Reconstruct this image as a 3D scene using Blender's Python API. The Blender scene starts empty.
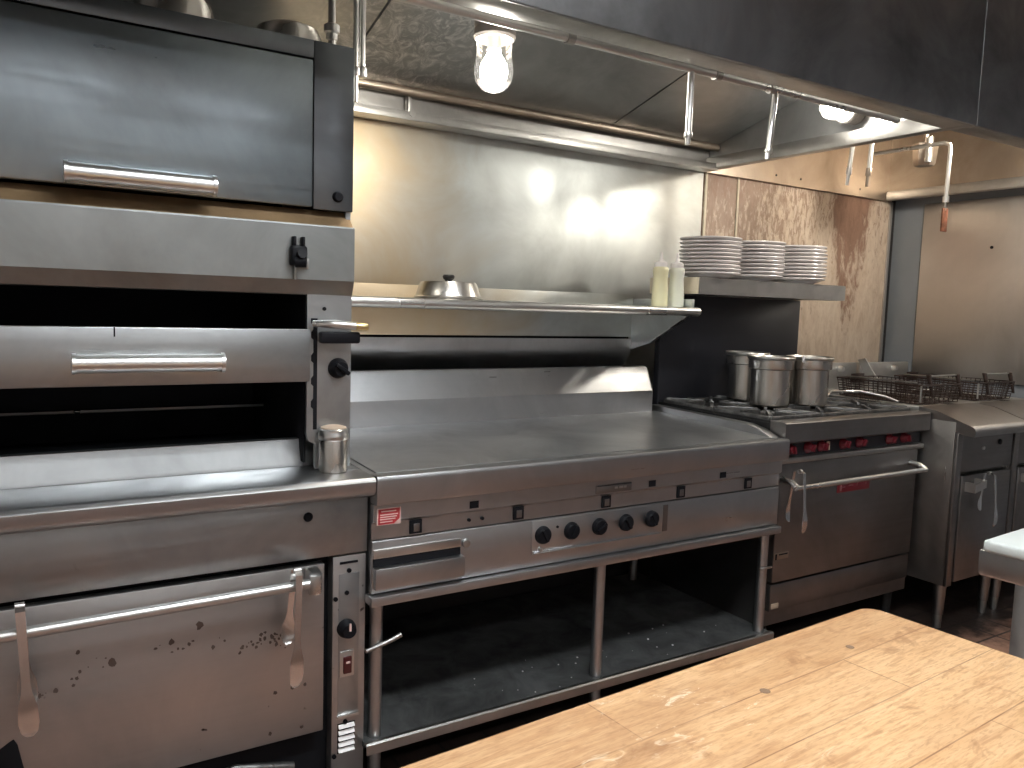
import bpy, bmesh, math, random
from mathutils import Vector, Matrix
random.seed(4)
S = bpy.context.scene
COL = S.collection
R = math.radians

# ------------------------------------------------------------------ mesh helper
class MB:
    def __init__(self):
        self.bm = bmesh.new()

    def _bev(self, verts, bev, seg=2):
        if bev <= 0:
            return
        edges = list({e for v in verts for e in v.link_edges})
        bmesh.ops.bevel(self.bm, geom=edges, offset=bev, segments=seg, profile=0.5, affect='EDGES', clamp_overlap=True)

    def box(self, x0, x1, y0, y1, z0, z1, bev=0.0, rot=None, seg=2):
        r = bmesh.ops.create_cube(self.bm, size=1.0)
        vs = r['verts']
        c = Vector(((x0 + x1) / 2, (y0 + y1) / 2, (z0 + z1) / 2))
        for v in vs:
            v.co = Vector((v.co.x * (x1 - x0), v.co.y * (y1 - y0), v.co.z * (z1 - z0)))
            if rot is not None:
                v.co = rot @ v.co
            v.co += c
        self._bev(vs, bev, seg)
        return self

    def cyl(self, p0, p1, r0, r1=None, seg=24, bev=0.0):
        p0 = Vector(p0); p1 = Vector(p1)
        r1 = r0 if r1 is None else r1
        d = p1 - p0
        q = d.to_track_quat('Z', 'Y').to_matrix().to_4x4()
        m = Matrix.Translation((p0 + p1) / 2) @ q
        r = bmesh.ops.create_cone(self.bm, cap_ends=True, segments=seg, radius1=r0, radius2=r1, depth=d.length, matrix=m)
        if bev > 0:
            es = [e for e in {e for v in r['verts'] for e in v.link_edges} if any(len(f.verts) > 4 for f in e.link_faces)]
            bmesh.ops.bevel(self.bm, geom=es, offset=bev, segments=2, profile=0.5, affect='EDGES', clamp_overlap=True)
        return self

    def tube(self, pts, r, seg=8, cap=True):
        pts = [Vector(p) for p in pts]
        rings = []
        n = len(pts)
        prev = None
        for i, p in enumerate(pts):
            if i == 0: t = pts[1] - pts[0]
            elif i == n - 1: t = pts[-1] - pts[-2]
            else: t = (pts[i + 1] - p).normalized() + (p - pts[i - 1]).normalized()
            t.normalize()
            if prev is None:
                a = Vector((0, 0, 1)) if abs(t.z) < 0.9 else Vector((1, 0, 0))
                u = t.cross(a).normalized()
            else:
                u = (prev - t * prev.dot(t)).normalized()
            prev = u
            w = t.cross(u)
            rr = r[i] if isinstance(r, (list, tuple)) else r
            rings.append([self.bm.verts.new(p + (u * math.cos(2 * math.pi * k / seg) + w * math.sin(2 * math.pi * k / seg)) * rr) for k in range(seg)])
        for a, b in zip(rings, rings[1:]):
            for k in range(seg):
                self.bm.faces.new((a[k], a[(k + 1) % seg], b[(k + 1) % seg], b[k]))
        if cap:
            self.bm.faces.new(rings[0][::-1]); self.bm.faces.new(rings[-1])
        return self

    def lathe(self, c, prof, seg=40, axis='Z'):
        c = Vector(c)
        def P(r, h, a):
            x, y = r * math.cos(a), r * math.sin(a)
            if axis == 'Z': return c + Vector((x, y, h))
            if axis == 'Y': return c + Vector((x, h, y))
            return c + Vector((h, x, y))
        rings = []
        for r, h in prof:
            if r < 1e-6:
                rings.append([self.bm.verts.new(P(0, h, 0))])
            else:
                rings.append([self.bm.verts.new(P(r, h, 2 * math.pi * k / seg)) for k in range(seg)])
        for a, b in zip(rings, rings[1:]):
            for k in range(seg):
                k2 = (k + 1) % seg
                if len(a) == 1 and len(b) == 1: continue
                if len(a) == 1: self.bm.faces.new((a[0], b[k], b[k2]))
                elif len(b) == 1: self.bm.faces.new((a[k], b[0], a[k2]))
                else: self.bm.faces.new((a[k], b[k], b[k2], a[k2]))
        return self

    def prism(self, poly, a, b, axis='X', bev=0.0):
        """closed polygon extruded along an axis; poly holds (y,z) for X, (x,z) for Y, (x,y) for Z"""
        def P(p, t):
            if axis == 'X': return Vector((t, p[0], p[1]))
            if axis == 'Y': return Vector((p[0], t, p[1]))
            return Vector((p[0], p[1], t))
        A = [self.bm.verts.new(P(p, a)) for p in poly]
        B = [self.bm.verts.new(P(p, b)) for p in poly]
        self.bm.faces.new(A); self.bm.faces.new(B[::-1])
        n = len(poly)
        for i in range(n):
            self.bm.faces.new((A[i], B[i], B[(i + 1) % n], A[(i + 1) % n]))
        self._bev(A + B, bev)
        return self

    def sheet(self, path, a, b, th, axis='X'):
        """an open bent sheet of metal: path in the section plane, given thickness"""
        pts = [Vector(p) for p in path]
        offs = []
        for i, p in enumerate(pts):
            if i == 0: t = pts[1] - pts[0]
            elif i == len(pts) - 1: t = pts[-1] - pts[-2]
            else: t = (pts[i + 1] - p).normalized() + (p - pts[i - 1]).normalized()
            t.normalize()
            offs.append(p + Vector((-t.y, t.x)) * th)
        return self.prism([tuple(p) for p in pts] + [tuple(p) for p in offs[::-1]], a, b, axis)

    def ribbon(self, pts, widths, wdir, th):
        """flat strip following pts with width along wdir"""
        pts = [Vector(p) for p in pts]; wd = Vector(wdir).normalized()
        rings = []
        for i, p in enumerate(pts):
            if i == 0: t = pts[1] - pts[0]
            elif i == len(pts) - 1: t = pts[-1] - pts[-2]
            else: t = pts[i + 1] - pts[i - 1]
            n = t.normalized().cross(wd).normalized()
            w = widths[i] / 2
            rings.append([self.bm.verts.new(p + wd * sx * w + n * sn * th / 2) for sx, sn in ((-1, -1), (1, -1), (1, 1), (-1, 1))])
        for a, b in zip(rings, rings[1:]):
            for k in range(4):
                self.bm.faces.new((a[k], a[(k + 1) % 4], b[(k + 1) % 4], b[k]))
        self.bm.faces.new(rings[0][::-1]); self.bm.faces.new(rings[-1])
        return self

    def build(self, name, mat, parent=None, base=None, smooth=38):
        bmesh.ops.recalc_face_normals(self.bm, faces=self.bm.faces)
        b = Vector(base) if base is not None else (root_of(parent).location.copy() if parent else Vector((0, 0, 0)))
        bmesh.ops.translate(self.bm, verts=self.bm.verts, vec=-b)
        me = bpy.data.meshes.new(name)
        self.bm.to_mesh(me); self.bm.free()
        me.materials.append(mat)
        if smooth:
            me.polygons.foreach_set('use_smooth', [True] * len(me.polygons))
            me.set_sharp_from_angle(angle=R(smooth))
        o = bpy.data.objects.new(name, me)
        COL.objects.link(o)
        if parent: o.parent = parent
        else: o.location = b
        return o

def root_of(o):
    while o.parent: o = o.parent
    return o

def tag(o, label, cat, group=None):
    o['label'] = label; o['category'] = cat
    if group: o['group'] = group
    return o

def thing(name, label, cat, base, group=None):
    o = bpy.data.objects.new(name, None); COL.objects.link(o)
    o.empty_display_size = 0.05
    o.location = base
    return tag(o, label, cat, group)

def struct(mb, name, mat, **k):
    o = mb.build(name, mat, **k); o['kind'] = 'structure'; return o

def dup(t, loc, label):
    r = t.copy(); COL.objects.link(r); r.location = loc; r['label'] = label
    for ch in list(t.children):
        c = ch.copy(); COL.objects.link(c); c.parent = r
        for g in list(ch.children):
            d = g.copy(); COL.objects.link(d); d.parent = c
    return r

# ------------------------------------------------------------------ materials
def newmat(name):
    m = bpy.data.materials.new(name); m.use_nodes = True
    nt = m.node_tree
    return m, nt, nt.nodes['Principled BSDF']

def N(nt, typ, **k):
    n = nt.nodes.new(typ)
    for a, v in k.items():
        if a in n.inputs: n.inputs[a].default_value = v
        else: setattr(n, a, v)
    return n

def noise(nt, scale, mapscale=(1, 1, 1), detail=4, rough=0.6, dist=0.0, loc=(0, 0, 0)):
    tc = N(nt, 'ShaderNodeTexCoord'); mp = N(nt, 'ShaderNodeMapping')
    mp.inputs['Scale'].default_value = mapscale; mp.inputs['Location'].default_value = loc
    nt.links.new(tc.outputs['Object'], mp.inputs['Vector'])
    n = N(nt, 'ShaderNodeTexNoise'); n.inputs['Scale'].default_value = scale
    n.inputs['Detail'].default_value = detail; n.inputs['Roughness'].default_value = rough; n.inputs['Distortion'].default_value = dist
    nt.links.new(mp.outputs['Vector'], n.inputs['Vector'])
    return n.outputs['Fac']

def ramp(nt, fac, stops, interp='LINEAR'):
    r = N(nt, 'ShaderNodeValToRGB'); r.color_ramp.interpolation = interp
    el = r.color_ramp.elements
    while len(el) < len(stops): el.new(0.5)
    for e, (p, c) in zip(el, stops):
        e.position = p; e.color = c if len(c) == 4 else (*c, 1)
    nt.links.new(fac, r.inputs['Fac'])
    return r.outputs['Color']

def mix(nt, fac, a, b, mode='MIX'):
    m = N(nt, 'ShaderNodeMix', data_type='RGBA', blend_type=mode)
    for sock, v in ((m.inputs[0], fac), (m.inputs[6], a), (m.inputs[7], b)):
        if hasattr(v, 'is_linked'): nt.links.new(v, sock)
        else: sock.default_value = v if not isinstance(v, tuple) or len(v) == 4 else (*v, 1)
    return m.outputs[2]

def maprange(nt, fac, a, b, c, d):
    m = N(nt, 'ShaderNodeMapRange')
    for i, v in enumerate((a, b, c, d)): m.inputs[i + 1].default_value = v
    nt.links.new(fac, m.inputs[0]); return m.outputs[0]

def bump(nt, b, h, strength=0.1, dist=0.002):
    n = N(nt, 'ShaderNodeBump'); n.inputs['Strength'].default_value = strength; n.inputs['Distance'].default_value = dist
    nt.links.new(h, n.inputs['Height']); nt.links.new(n.outputs['Normal'], b.inputs['Normal'])

def steel(name, col, dark=None, rough=0.34, var=0.12, brush=(3, 3, 160), smudge=2.2, stain=None, stain_cov=0.6, wave=0.0, spots=None, left_tint=None, scratch=False):
    m, nt, b = newmat(name)
    dark = dark or tuple(c * 0.7 for c in col)
    n1 = noise(nt, smudge, (1, 1, 1), 5, 0.62, 0.6)
    n2 = noise(nt, 1.0, brush, 2, 0.5)
    c = ramp(nt, n1, [(0.3, dark), (0.65, col)])
    if stain:
        n3 = noise(nt, 3.0, (1, 1, 0.35), 6, 0.7, 0.8, (3, 1, 7))
        f = maprange(nt, n3, stain_cov, stain_cov + 0.12, 0, 0.85)
        c = mix(nt, f, c, stain)
    if spots:
        n4 = noise(nt, 28, (1, 1, 1), 2, 0.5, 0.0, (9, 2, 4))
        n5 = noise(nt, 2.5, (1, 1, 1), 2, 0.5, 0.0, (1, 5, 2))
        f = maprange(nt, n4, 0.70, 0.74, 0, 1); g = maprange(nt, n5, 0.5, 0.62, 0, 1)
        mm = N(nt, 'ShaderNodeMath', operation='MULTIPLY'); nt.links.new(f, mm.inputs[0]); nt.links.new(g, mm.inputs[1])
        c = mix(nt, mm.outputs[0], c, spots)
    nt.links.new(c, b.inputs['Base Color'])
    b.inputs['Metallic'].default_value = 1.0
    r1 = maprange(nt, n1, 0.25, 0.75, rough + var, rough - var * 0.6)
    add = N(nt, 'ShaderNodeMath', operation='ADD'); nt.links.new(r1, add.inputs[0])
    nt.links.new(maprange(nt, n2, 0.3, 0.7, -0.05, 0.05), add.inputs[1])
    nt.links.new(add.outputs[0], b.inputs['Roughness'])
    if left_tint:
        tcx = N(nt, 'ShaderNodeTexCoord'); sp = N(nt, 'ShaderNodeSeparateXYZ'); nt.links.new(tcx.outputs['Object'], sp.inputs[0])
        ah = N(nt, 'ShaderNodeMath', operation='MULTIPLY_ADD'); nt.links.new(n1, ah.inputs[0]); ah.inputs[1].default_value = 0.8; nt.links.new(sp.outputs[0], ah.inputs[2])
        c = mix(nt, maprange(nt, ah.outputs[0], 0.15, 0.75, 0.75, 0.0), c, left_tint)  # warm tint on the left, fading out along x with a noisy edge
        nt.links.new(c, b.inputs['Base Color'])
    if scratch:
        tcx = N(nt, 'ShaderNodeTexCoord'); sp = N(nt, 'ShaderNodeSeparateXYZ'); nt.links.new(tcx.outputs['Object'], sp.inputs[0])
        p0 = N(nt, 'ShaderNodeMath', operation='SUBTRACT'); nt.links.new(sp.outputs[0], p0.inputs[0]); p0.inputs[1].default_value = 0.02
        pn = N(nt, 'ShaderNodeMath', operation='ABSOLUTE'); nt.links.new(p0.outputs[0], pn.inputs[0])
        sn = noise(nt, 13, (1.4, 1, 1), 5, 0.7, 2.2)
        zone = maprange(nt, pn.outputs[0], 0.12, 0.40, 1, 0)
        f = N(nt, 'ShaderNodeMath', operation='MULTIPLY'); nt.links.new(maprange(nt, sn, 0.46, 0.66, 0, 1), f.inputs[0]); nt.links.new(zone, f.inputs[1])
        c = mix(nt, f.outputs[0], c, (0.80, 0.79, 0.77)); nt.links.new(c, b.inputs['Base Color'])
    if wave:
        bump(nt, b, noise(nt, 1.6, (1, 1, 1), 1, 0.4), wave, 0.02)
    return m

def plain(name, col, rough=0.5, metal=0.0, var=0.15, scale=12, spec=0.5, bmp=0.0):
    m, nt, b = newmat(name)
    n = noise(nt, scale, (1, 1, 1), 4, 0.6)
    c = ramp(nt, n, [(0.25, tuple(x * (1 - var) for x in col)), (0.75, tuple(min(1, x * (1 + var)) for x in col))])
    nt.links.new(c, b.inputs['Base Color'])
    b.inputs['Metallic'].default_value = metal
    b.inputs['Roughness'].default_value = rough
    b.inputs['Specular IOR Level'].default_value = spec
    if bmp: bump(nt, b, n, bmp, 0.003)
    return m

def emit(name, col, strength):
    m, nt, b = newmat(name)
    b.inputs['Base Color'].default_value = (*col, 1)
    b.inputs['Emission Color'].default_value = (*col, 1)
    b.inputs['Emission Strength'].default_value = strength
    n = noise(nt, 3)
    nt.links.new(maprange(nt, n, 0, 1, 0.4, 0.6), b.inputs['Roughness'])
    return m

def dusty(m, metal=0.35, rough=0.6):
    b = m.node_tree.nodes['Principled BSDF']; b.inputs['Metallic'].default_value = metal
    return m
SS = dict(
    broiler=steel('broiler steel', (0.455, 0.47, 0.475), (0.31, 0.315, 0.32), 0.36, 0.10, (2, 2, 90), 3.0, (0.16, 0.13, 0.11), 0.66),
    door=steel('oven door steel', (0.56, 0.54, 0.53), (0.43, 0.415, 0.405), 0.40, 0.10, (2, 2, 120), 2.5, spots=(0.045, 0.035, 0.03)),
    canopy=steel('canopy steel', (0.34, 0.35, 0.345), (0.23, 0.235, 0.23), 0.36, 0.08, (6, 6, 6), 3.0, (0.13, 0.11, 0.09), 0.62),
    upper_dark=steel('dark upper frame steel', (0.19, 0.205, 0.22), (0.13, 0.14, 0.15), 0.36, 0.08, (2, 2, 60), 2.4),
    upper=steel('bluish upper door steel', (0.35, 0.40, 0.43), (0.23, 0.26, 0.28), 0.33, 0.10, (2, 2, 60), 2.4, (0.30, 0.25, 0.17), 0.70),  # bluish cast of the room light is put into this base colour
    griddle=steel('griddle front steel', (0.52, 0.52, 0.525), (0.40, 0.40, 0.405), 0.34, 0.08, (1, 3, 140), 3.0),
    apron=steel('fryer deck steel', (0.46, 0.44, 0.425), (0.34, 0.325, 0.31), 0.30, 0.06, (3, 3, 3), 3.0),
    tong=steel('tongs steel', (0.80, 0.79, 0.78), (0.70, 0.69, 0.68), 0.17, 0.03, (3, 3, 3), 5.0),
    bright=steel('polished steel', (0.74, 0.73, 0.71), (0.62, 0.61, 0.59), 0.29, 0.04, (3, 3, 3), 5.0),
    wall=steel('brushed wall steel', (0.69, 0.72, 0.71), (0.48, 0.50, 0.49), 0.46, 0.05, (9, 9, 1.2), 2.6, left_tint=(0.74, 0.56, 0.32)),
    hood=steel('hood ceiling steel', (0.52, 0.53, 0.53), (0.33, 0.335, 0.335), 0.36, 0.10, (4, 4, 4), 3.0, scratch=True),
    hoodface=steel('dark hood face steel', (0.37, 0.372, 0.38), (0.17, 0.17, 0.172), 0.40, 0.10, (8, 8, 2), 3.0),
    lip=steel('hood trim steel', (0.50, 0.49, 0.47), (0.36, 0.35, 0.335), 0.36, 0.10, (2, 60, 60), 4.0),
    brown=steel('greasy hood steel', (0.47, 0.40, 0.33), (0.30, 0.24, 0.19), 0.37, 0.12, (4, 4, 6), 2.6),
    range_=steel('range door steel', (0.30, 0.285, 0.28), (0.20, 0.19, 0.185), 0.35, 0.10, (2, 2, 100), 2.2),
    fryer=steel('fryer steel', (0.35, 0.335, 0.32), (0.22, 0.21, 0.20), 0.34, 0.12, (60, 60, 2), 2.8, (0.20, 0.155, 0.12), 0.62),
    panel=steel('wall panel steel', (0.72, 0.69, 0.665), (0.58, 0.555, 0.53), 0.43, 0.10, (60, 60, 2), 1.6),
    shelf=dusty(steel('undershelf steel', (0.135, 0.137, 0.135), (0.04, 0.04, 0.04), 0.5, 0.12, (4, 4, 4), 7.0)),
    plate=steel('griddle plate steel', (0.74, 0.75, 0.76), (0.54, 0.55, 0.56), 0.34, 0.08, (4, 4, 4), 4.0),
    pot=steel('pot steel', (0.62, 0.59, 0.55), (0.55, 0.52, 0.48), 0.25, 0.03, (3, 3, 3), 2.0),
    table=steel('worktable steel', (0.60, 0.59, 0.58), (0.46, 0.45, 0.44), 0.34, 0.08, (40, 2, 2), 4.0),
)
BLACK = plain('black plastic', (0.008, 0.008, 0.010), 0.5, 0, 0.15, 12, 0.12)
MATTBLACK = plain('matt black interior', (0.008, 0.008, 0.010), 0.75, 0, 0.4, 6, 0.2)  # flat black for deep interiors, gaps and openings
IRON = plain('cast iron', (0.028, 0.027, 0.027), 0.5, 0.6, 0.5, 30, 0.5, 0.4)
IRONW = plain('worn cast iron', (0.17, 0.165, 0.16), 0.42, 0.8, 0.6, 24, 0.5, 0.4)
BLACKPANEL = plain('black enamel panel', (0.022, 0.022, 0.027), 0.42, 0.3, 0.3, 3)
RED = plain('red knob plastic', (0.12, 0.008, 0.014), 0.4)
LABELRED = plain('red label', (0.42, 0.03, 0.035), 0.45, 0, 0.25, 60)
LABELPINK = plain('pale label edge', (0.72, 0.52, 0.48), 0.5)
BADGERED = plain('red badge', (0.16, 0.010, 0.018), 0.35)
WHITEP = plain('white ceramic', (0.80, 0.77, 0.77), 0.22, 0, 0.03, 4)
BOARD = plain('white cutting board', (0.58, 0.61, 0.59), 0.45, 0, 0.03, 5)
TAN = plain('tan shaker lid', (0.50, 0.38, 0.28), 0.5)
BRASS = plain('brass tip', (0.70, 0.55, 0.28), 0.3, 1.0)
WIRE = plain('dark fry wire', (0.050, 0.032, 0.027), 0.4, 0.7, 0.4, 20)
RUSTTAG = plain('rusty fusible link', (0.20, 0.075, 0.04), 0.6, 0.3, 0.6, 50)
GREYWALL = plain('grey painted wall', (0.21, 0.225, 0.245), 0.6, 0, 0.1, 3)
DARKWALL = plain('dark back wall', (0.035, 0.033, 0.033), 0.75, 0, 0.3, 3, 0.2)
ROOMWALL = plain('room wall paint', (0.58, 0.56, 0.54), 0.7, 0, 0.06, 2)
CEIL = plain('ceiling paint', (0.50, 0.48, 0.46), 0.8, 0, 0.05, 2)
FIXT = plain('fixture grey', (0.46, 0.43, 0.40), 0.4, 0.7, 0.15, 10)
SWITCH = plain('dark red switch', (0.07, 0.012, 0.012), 0.3)

def m_bottle(name, tint):
    m, nt, b = newmat(name)
    n = noise(nt, 10, (1, 1, 1))
    nt.links.new(ramp(nt, n, [(0.3, tuple(x * 0.92 for x in tint)), (0.7, tint)]), b.inputs['Base Color'])
    b.inputs['Roughness'].default_value = 0.32
    b.inputs['Subsurface Weight'].default_value = 0.3
    b.inputs['Subsurface Radius'].default_value = (0.02, 0.02, 0.015)
    return m
BOTTLEY = m_bottle('oil filled squeeze bottle', (0.74, 0.70, 0.46))
BOTTLEC = m_bottle('cloudy squeeze bottle', (0.76, 0.77, 0.66))

def m_glass():
    m, nt, b = newmat('jar glass')
    nt.nodes.remove(b)
    out = nt.nodes['Material Output']
    tr = N(nt, 'ShaderNodeBsdfTransparent'); tr.inputs['Color'].default_value = (0.97, 0.95, 0.9, 1)
    gl = N(nt, 'ShaderNodeBsdfGlossy'); gl.inputs['Roughness'].default_value = 0.05
    fr = N(nt, 'ShaderNodeFresnel'); fr.inputs['IOR'].default_value = 1.45
    mx = N(nt, 'ShaderNodeMixShader')
    nt.links.new(fr.outputs[0], mx.inputs[0]); nt.links.new(tr.outputs[0], mx.inputs[1]); nt.links.new(gl.outputs[0], mx.inputs[2])
    tl = N(nt, 'ShaderNodeBsdfTranslucent'); tl.inputs['Color'].default_value = (0.9, 0.88, 0.84, 1)
    m2 = N(nt, 'ShaderNodeMixShader'); m2.inputs[0].default_value = 0.004
    nt.links.new(mx.outputs[0], m2.inputs[1]); nt.links.new(tl.outputs[0], m2.inputs[2])
    nt.links.new(m2.outputs[0], out.inputs['Surface'])
    return m
GLASS = m_glass()
BULB = emit('lit bulb', (1.0, 0.965, 0.91), 80)
ADDED_BULB = emit('added brighter bulb', (1.0, 0.95, 0.87), 170)  # bulb of the added lamp in the fryer hood
ADDED_TUBE = emit('added light diffuser', (0.91, 0.97, 1.0), 25.0)
ADDED_TUBE_DIM = emit('dimmer added light diffuser', (0.95, 0.97, 1.0), 7.5)  # for the two added fill lights at the rear of the room

def m_wood():
    m, nt, b = newmat('butcher block maple')
    tc = N(nt, 'ShaderNodeTexCoord')
    br = N(nt, 'ShaderNodeTexBrick')
    br.inputs['Scale'].default_value = 1.0
    br.inputs['Brick Width'].default_value = 0.62; br.inputs['Row Height'].default_value = 0.098
    br.inputs['Mortar Size'].default_value = 0.0012; br.inputs['Mortar Smooth'].default_value = 0.4
    br.inputs['Color1'].default_value = (0.46, 0.245, 0.11, 1); br.inputs['Color2'].default_value = (0.66, 0.40, 0.20, 1)
    br.inputs['Mortar'].default_value = (0.22, 0.10, 0.04, 1)
    br.offset = 0.37
    nt.links.new(tc.outputs['Object'], br.inputs['Vector'])
    g = noise(nt, 5, (1, 14, 1), 6, 0.65, 1.2)
    c = mix(nt, maprange(nt, g, 0.42, 0.66, 0.0, 0.6), br.outputs['Color'], (0.76, 0.51, 0.29))
    g2 = noise(nt, 16, (1, 9, 1), 4, 0.6, 0.6, (4, 1, 0))
    c = mix(nt, maprange(nt, g2, 0.48, 0.68, 0.0, 0.6), c, (0.34, 0.155, 0.06))
    big = noise(nt, 2.2, (1, 3, 1), 4, 0.6, 0.6, (1, 2, 3))
    c = mix(nt, maprange(nt, big, 0.42, 0.64, 0.0, 0.5), c, (0.36, 0.175, 0.072))
    fl = noise(nt, 55, (1, 5, 1), 3, 0.6, 0.4, (2, 6, 3))
    c = mix(nt, maprange(nt, fl, 0.5, 0.7, 0.0, 0.45), c, (0.30, 0.14, 0.055))
    w = noise(nt, 9, (1, 1.5, 1), 5, 0.7, 0.5, (7, 3, 1))
    c = mix(nt, maprange(nt, w, 0.58, 0.66, 0.0, 0.6), c, (0.28, 0.125, 0.05))
    p = noise(nt, 22, (1, 2.2, 1), 4, 0.7, 0.8, (2, 8, 1))
    p2 = noise(nt, 3, (1, 1, 1), 2, 0.5, 0, (5, 5, 1))
    mm = N(nt, 'ShaderNodeMath', operation='MULTIPLY')
    nt.links.new(maprange(nt, p, 0.60, 0.68, 0, 0.8), mm.inputs[0]); nt.links.new(maprange(nt, p2, 0.5, 0.62, 0, 1), mm.inputs[1])
    c = mix(nt, mm.outputs[0], c, (0.80, 0.66, 0.48))
    nt.links.new(c, b.inputs['Base Color'])
    nt.links.new(maprange(nt, g, 0.3, 0.7, 0.42, 0.56), b.inputs['Roughness'])
    bump(nt, b, g, 0.08, 0.002)
    return m
WOOD = m_wood()

def m_tile():
    m, nt, b = newmat('red quarry tile')
    tc = N(nt, 'ShaderNodeTexCoord')
    br = N(nt, 'ShaderNodeTexBrick'); br.offset = 0.0
    br.inputs['Scale'].default_value = 1.0; br.inputs['Brick Width'].default_value = 0.152; br.inputs['Row Height'].default_value = 0.152
    br.inputs['Mortar Size'].default_value = 0.005
    br.inputs['Color1'].default_value = (0.36, 0.20, 0.14, 1); br.inputs['Color2'].default_value = (0.44, 0.26, 0.19, 1)
    br.inputs['Mortar'].default_value = (0.05, 0.04, 0.035, 1)
    nt.links.new(tc.outputs['Object'], br.inputs['Vector'])
    n = noise(nt, 5, (1, 1, 1), 5, 0.7)
    c = mix(nt, maprange(nt, n, 0.45, 0.7, 0, 0.5), br.outputs['Color'], (0.20, 0.11, 0.08))
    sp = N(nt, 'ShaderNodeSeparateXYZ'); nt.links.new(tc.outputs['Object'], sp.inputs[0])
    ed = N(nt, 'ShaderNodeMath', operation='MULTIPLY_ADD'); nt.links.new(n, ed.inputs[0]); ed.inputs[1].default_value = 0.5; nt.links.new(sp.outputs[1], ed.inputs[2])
    c = mix(nt, maprange(nt, ed.outputs[0], 1.84, 2.04, 0, 0.93), c, (0.016, 0.013, 0.012))   # near-black towards the equipment line, edge broken by noise
    nt.links.new(c, b.inputs['Base Color'])
    nt.links.new(maprange(nt, n, 0.3, 0.7, 0.35, 0.6), b.inputs['Roughness'])
    return m
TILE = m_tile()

def m_rust():
    m, nt, b = newmat('peeling rusty sheet')
    a = noise(nt, 4.0, (1, 1, 0.35), 8, 0.72, 0.7)
    f = noise(nt, 15, (1.4, 1, 0.5), 7, 0.75, 0.5, (3, 3, 3))
    c = ramp(nt, f, [(0.25, (0.42, 0.30, 0.21)), (0.55, (0.62, 0.51, 0.40)), (0.8, (0.70, 0.62, 0.53))])
    s = N(nt, 'ShaderNodeTexCoord'); sx = N(nt, 'ShaderNodeSeparateXYZ'); nt.links.new(s.outputs['Object'], sx.inputs[0])
    X, Z = sx.outputs[0], sx.outputs[2]
    # the rusted-through areas: a left third, and one long run near the right edge that tapers downwards
    left = maprange(nt, X, 0.15, 1.0, 0.12, -0.03)
    up = maprange(nt, Z, 0.55, 0.95, -0.10, 0.05)
    d = N(nt, 'ShaderNodeMath', operation='SUBTRACT'); nt.links.new(X, d.inputs[0]); d.inputs[1].default_value = 1.16
    ab = N(nt, 'ShaderNodeMath', operation='ABSOLUTE'); nt.links.new(d.outputs[0], ab.inputs[0])
    wz = maprange(nt, Z, 0.03, 0.62, 0.015, 0.17)
    df = N(nt, 'ShaderNodeMath', operation='SUBTRACT'); nt.links.new(wz, df.inputs[0]); nt.links.new(ab.outputs[0], df.inputs[1])
    run = maprange(nt, df.outputs[0], -0.05, 0.05, -0.10, 0.24)
    acc = a
    for t in (left, up, run):
        ad = N(nt, 'ShaderNodeMath', operation='ADD'); nt.links.new(acc, ad.inputs[0]); nt.links.new(t, ad.inputs[1]); acc = ad.outputs[0]
    ad = N(nt, 'ShaderNodeMath', operation='MULTIPLY_ADD'); nt.links.new(f, ad.inputs[0]); ad.inputs[1].default_value = 0.95; nt.links.new(acc, ad.inputs[2])
    msk = maprange(nt, ad.outputs[0], 1.02, 1.16, 0, 1)
    rc = ramp(nt, f, [(0.3, (0.15, 0.078, 0.05)), (0.7, (0.32, 0.19, 0.13))])
    c = mix(nt, msk, c, rc)
    k = noise(nt, 26, (1.6, 1, 0.55), 6, 0.75, 0.6, (8, 1, 2))
    kk = N(nt, 'ShaderNodeMath', operation='ADD'); nt.links.new(k, kk.inputs[0]); nt.links.new(maprange(nt, Z, 0.1, 0.95, -0.10, 0.05), kk.inputs[1])
    k3 = N(nt, 'ShaderNodeMath', operation='ADD'); nt.links.new(kk.outputs[0], k3.inputs[0]); nt.links.new(left, k3.inputs[1])
    c = mix(nt, maprange(nt, k3.outputs[0], 0.52, 0.62, 0, 0.75), c, rc)
    nt.links.new(c, b.inputs['Base Color'])
    b.inputs['Roughness'].default_value = 0.55
    bump(nt, b, ad.outputs[0], 0.15, 0.003)
    return m
RUST = m_rust()
BADGEMARK = plain('worn badge mark', (0.28, 0.12, 0.13), 0.5)
BURN = plain('grey burn mark', (0.20, 0.12, 0.07), 0.6)
SPECK = plain('burnt speck', (0.085, 0.06, 0.05), 0.5)
LOUVRE = plain('pale louvre', (0.75, 0.73, 0.72), 0.4, 0.2)  # pale colour stands in for the bright reflection on the slats
BROWNSTRIP = plain('brown recess strip', (0.30, 0.20, 0.11), 0.45, 0.6, 0.4, 8)  # uneven orange-brown for the recess strip
CREAM = plain('cream trim strip', (0.62, 0.55, 0.42), 0.5)

# ------------------------------------------------------------------ camera
yaw, pit, rol = 0.559617877, -0.0959267612, -0.0308629155
fwd = Vector((math.sin(yaw) * math.cos(pit), math.cos(yaw) * math.cos(pit), math.sin(pit)))
r0 = Vector((math.cos(yaw), -math.sin(yaw), 0)); d0 = fwd.cross(r0)
rt = r0 * math.cos(rol) + d0 * math.sin(rol); dn = -r0 * math.sin(rol) + d0 * math.cos(rol)
cam = bpy.data.cameras.new('camera'); co = bpy.data.objects.new('camera', cam); COL.objects.link(co)
M = Matrix((rt, -dn, -fwd)).transposed().to_4x4(); M.translation = Vector((0, 0, 1.32))
co.matrix_world = M
cam.sensor_width = 36; cam.lens = 801.26 / 1024 * 36; cam.clip_start = 0.02
S.camera = co

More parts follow.
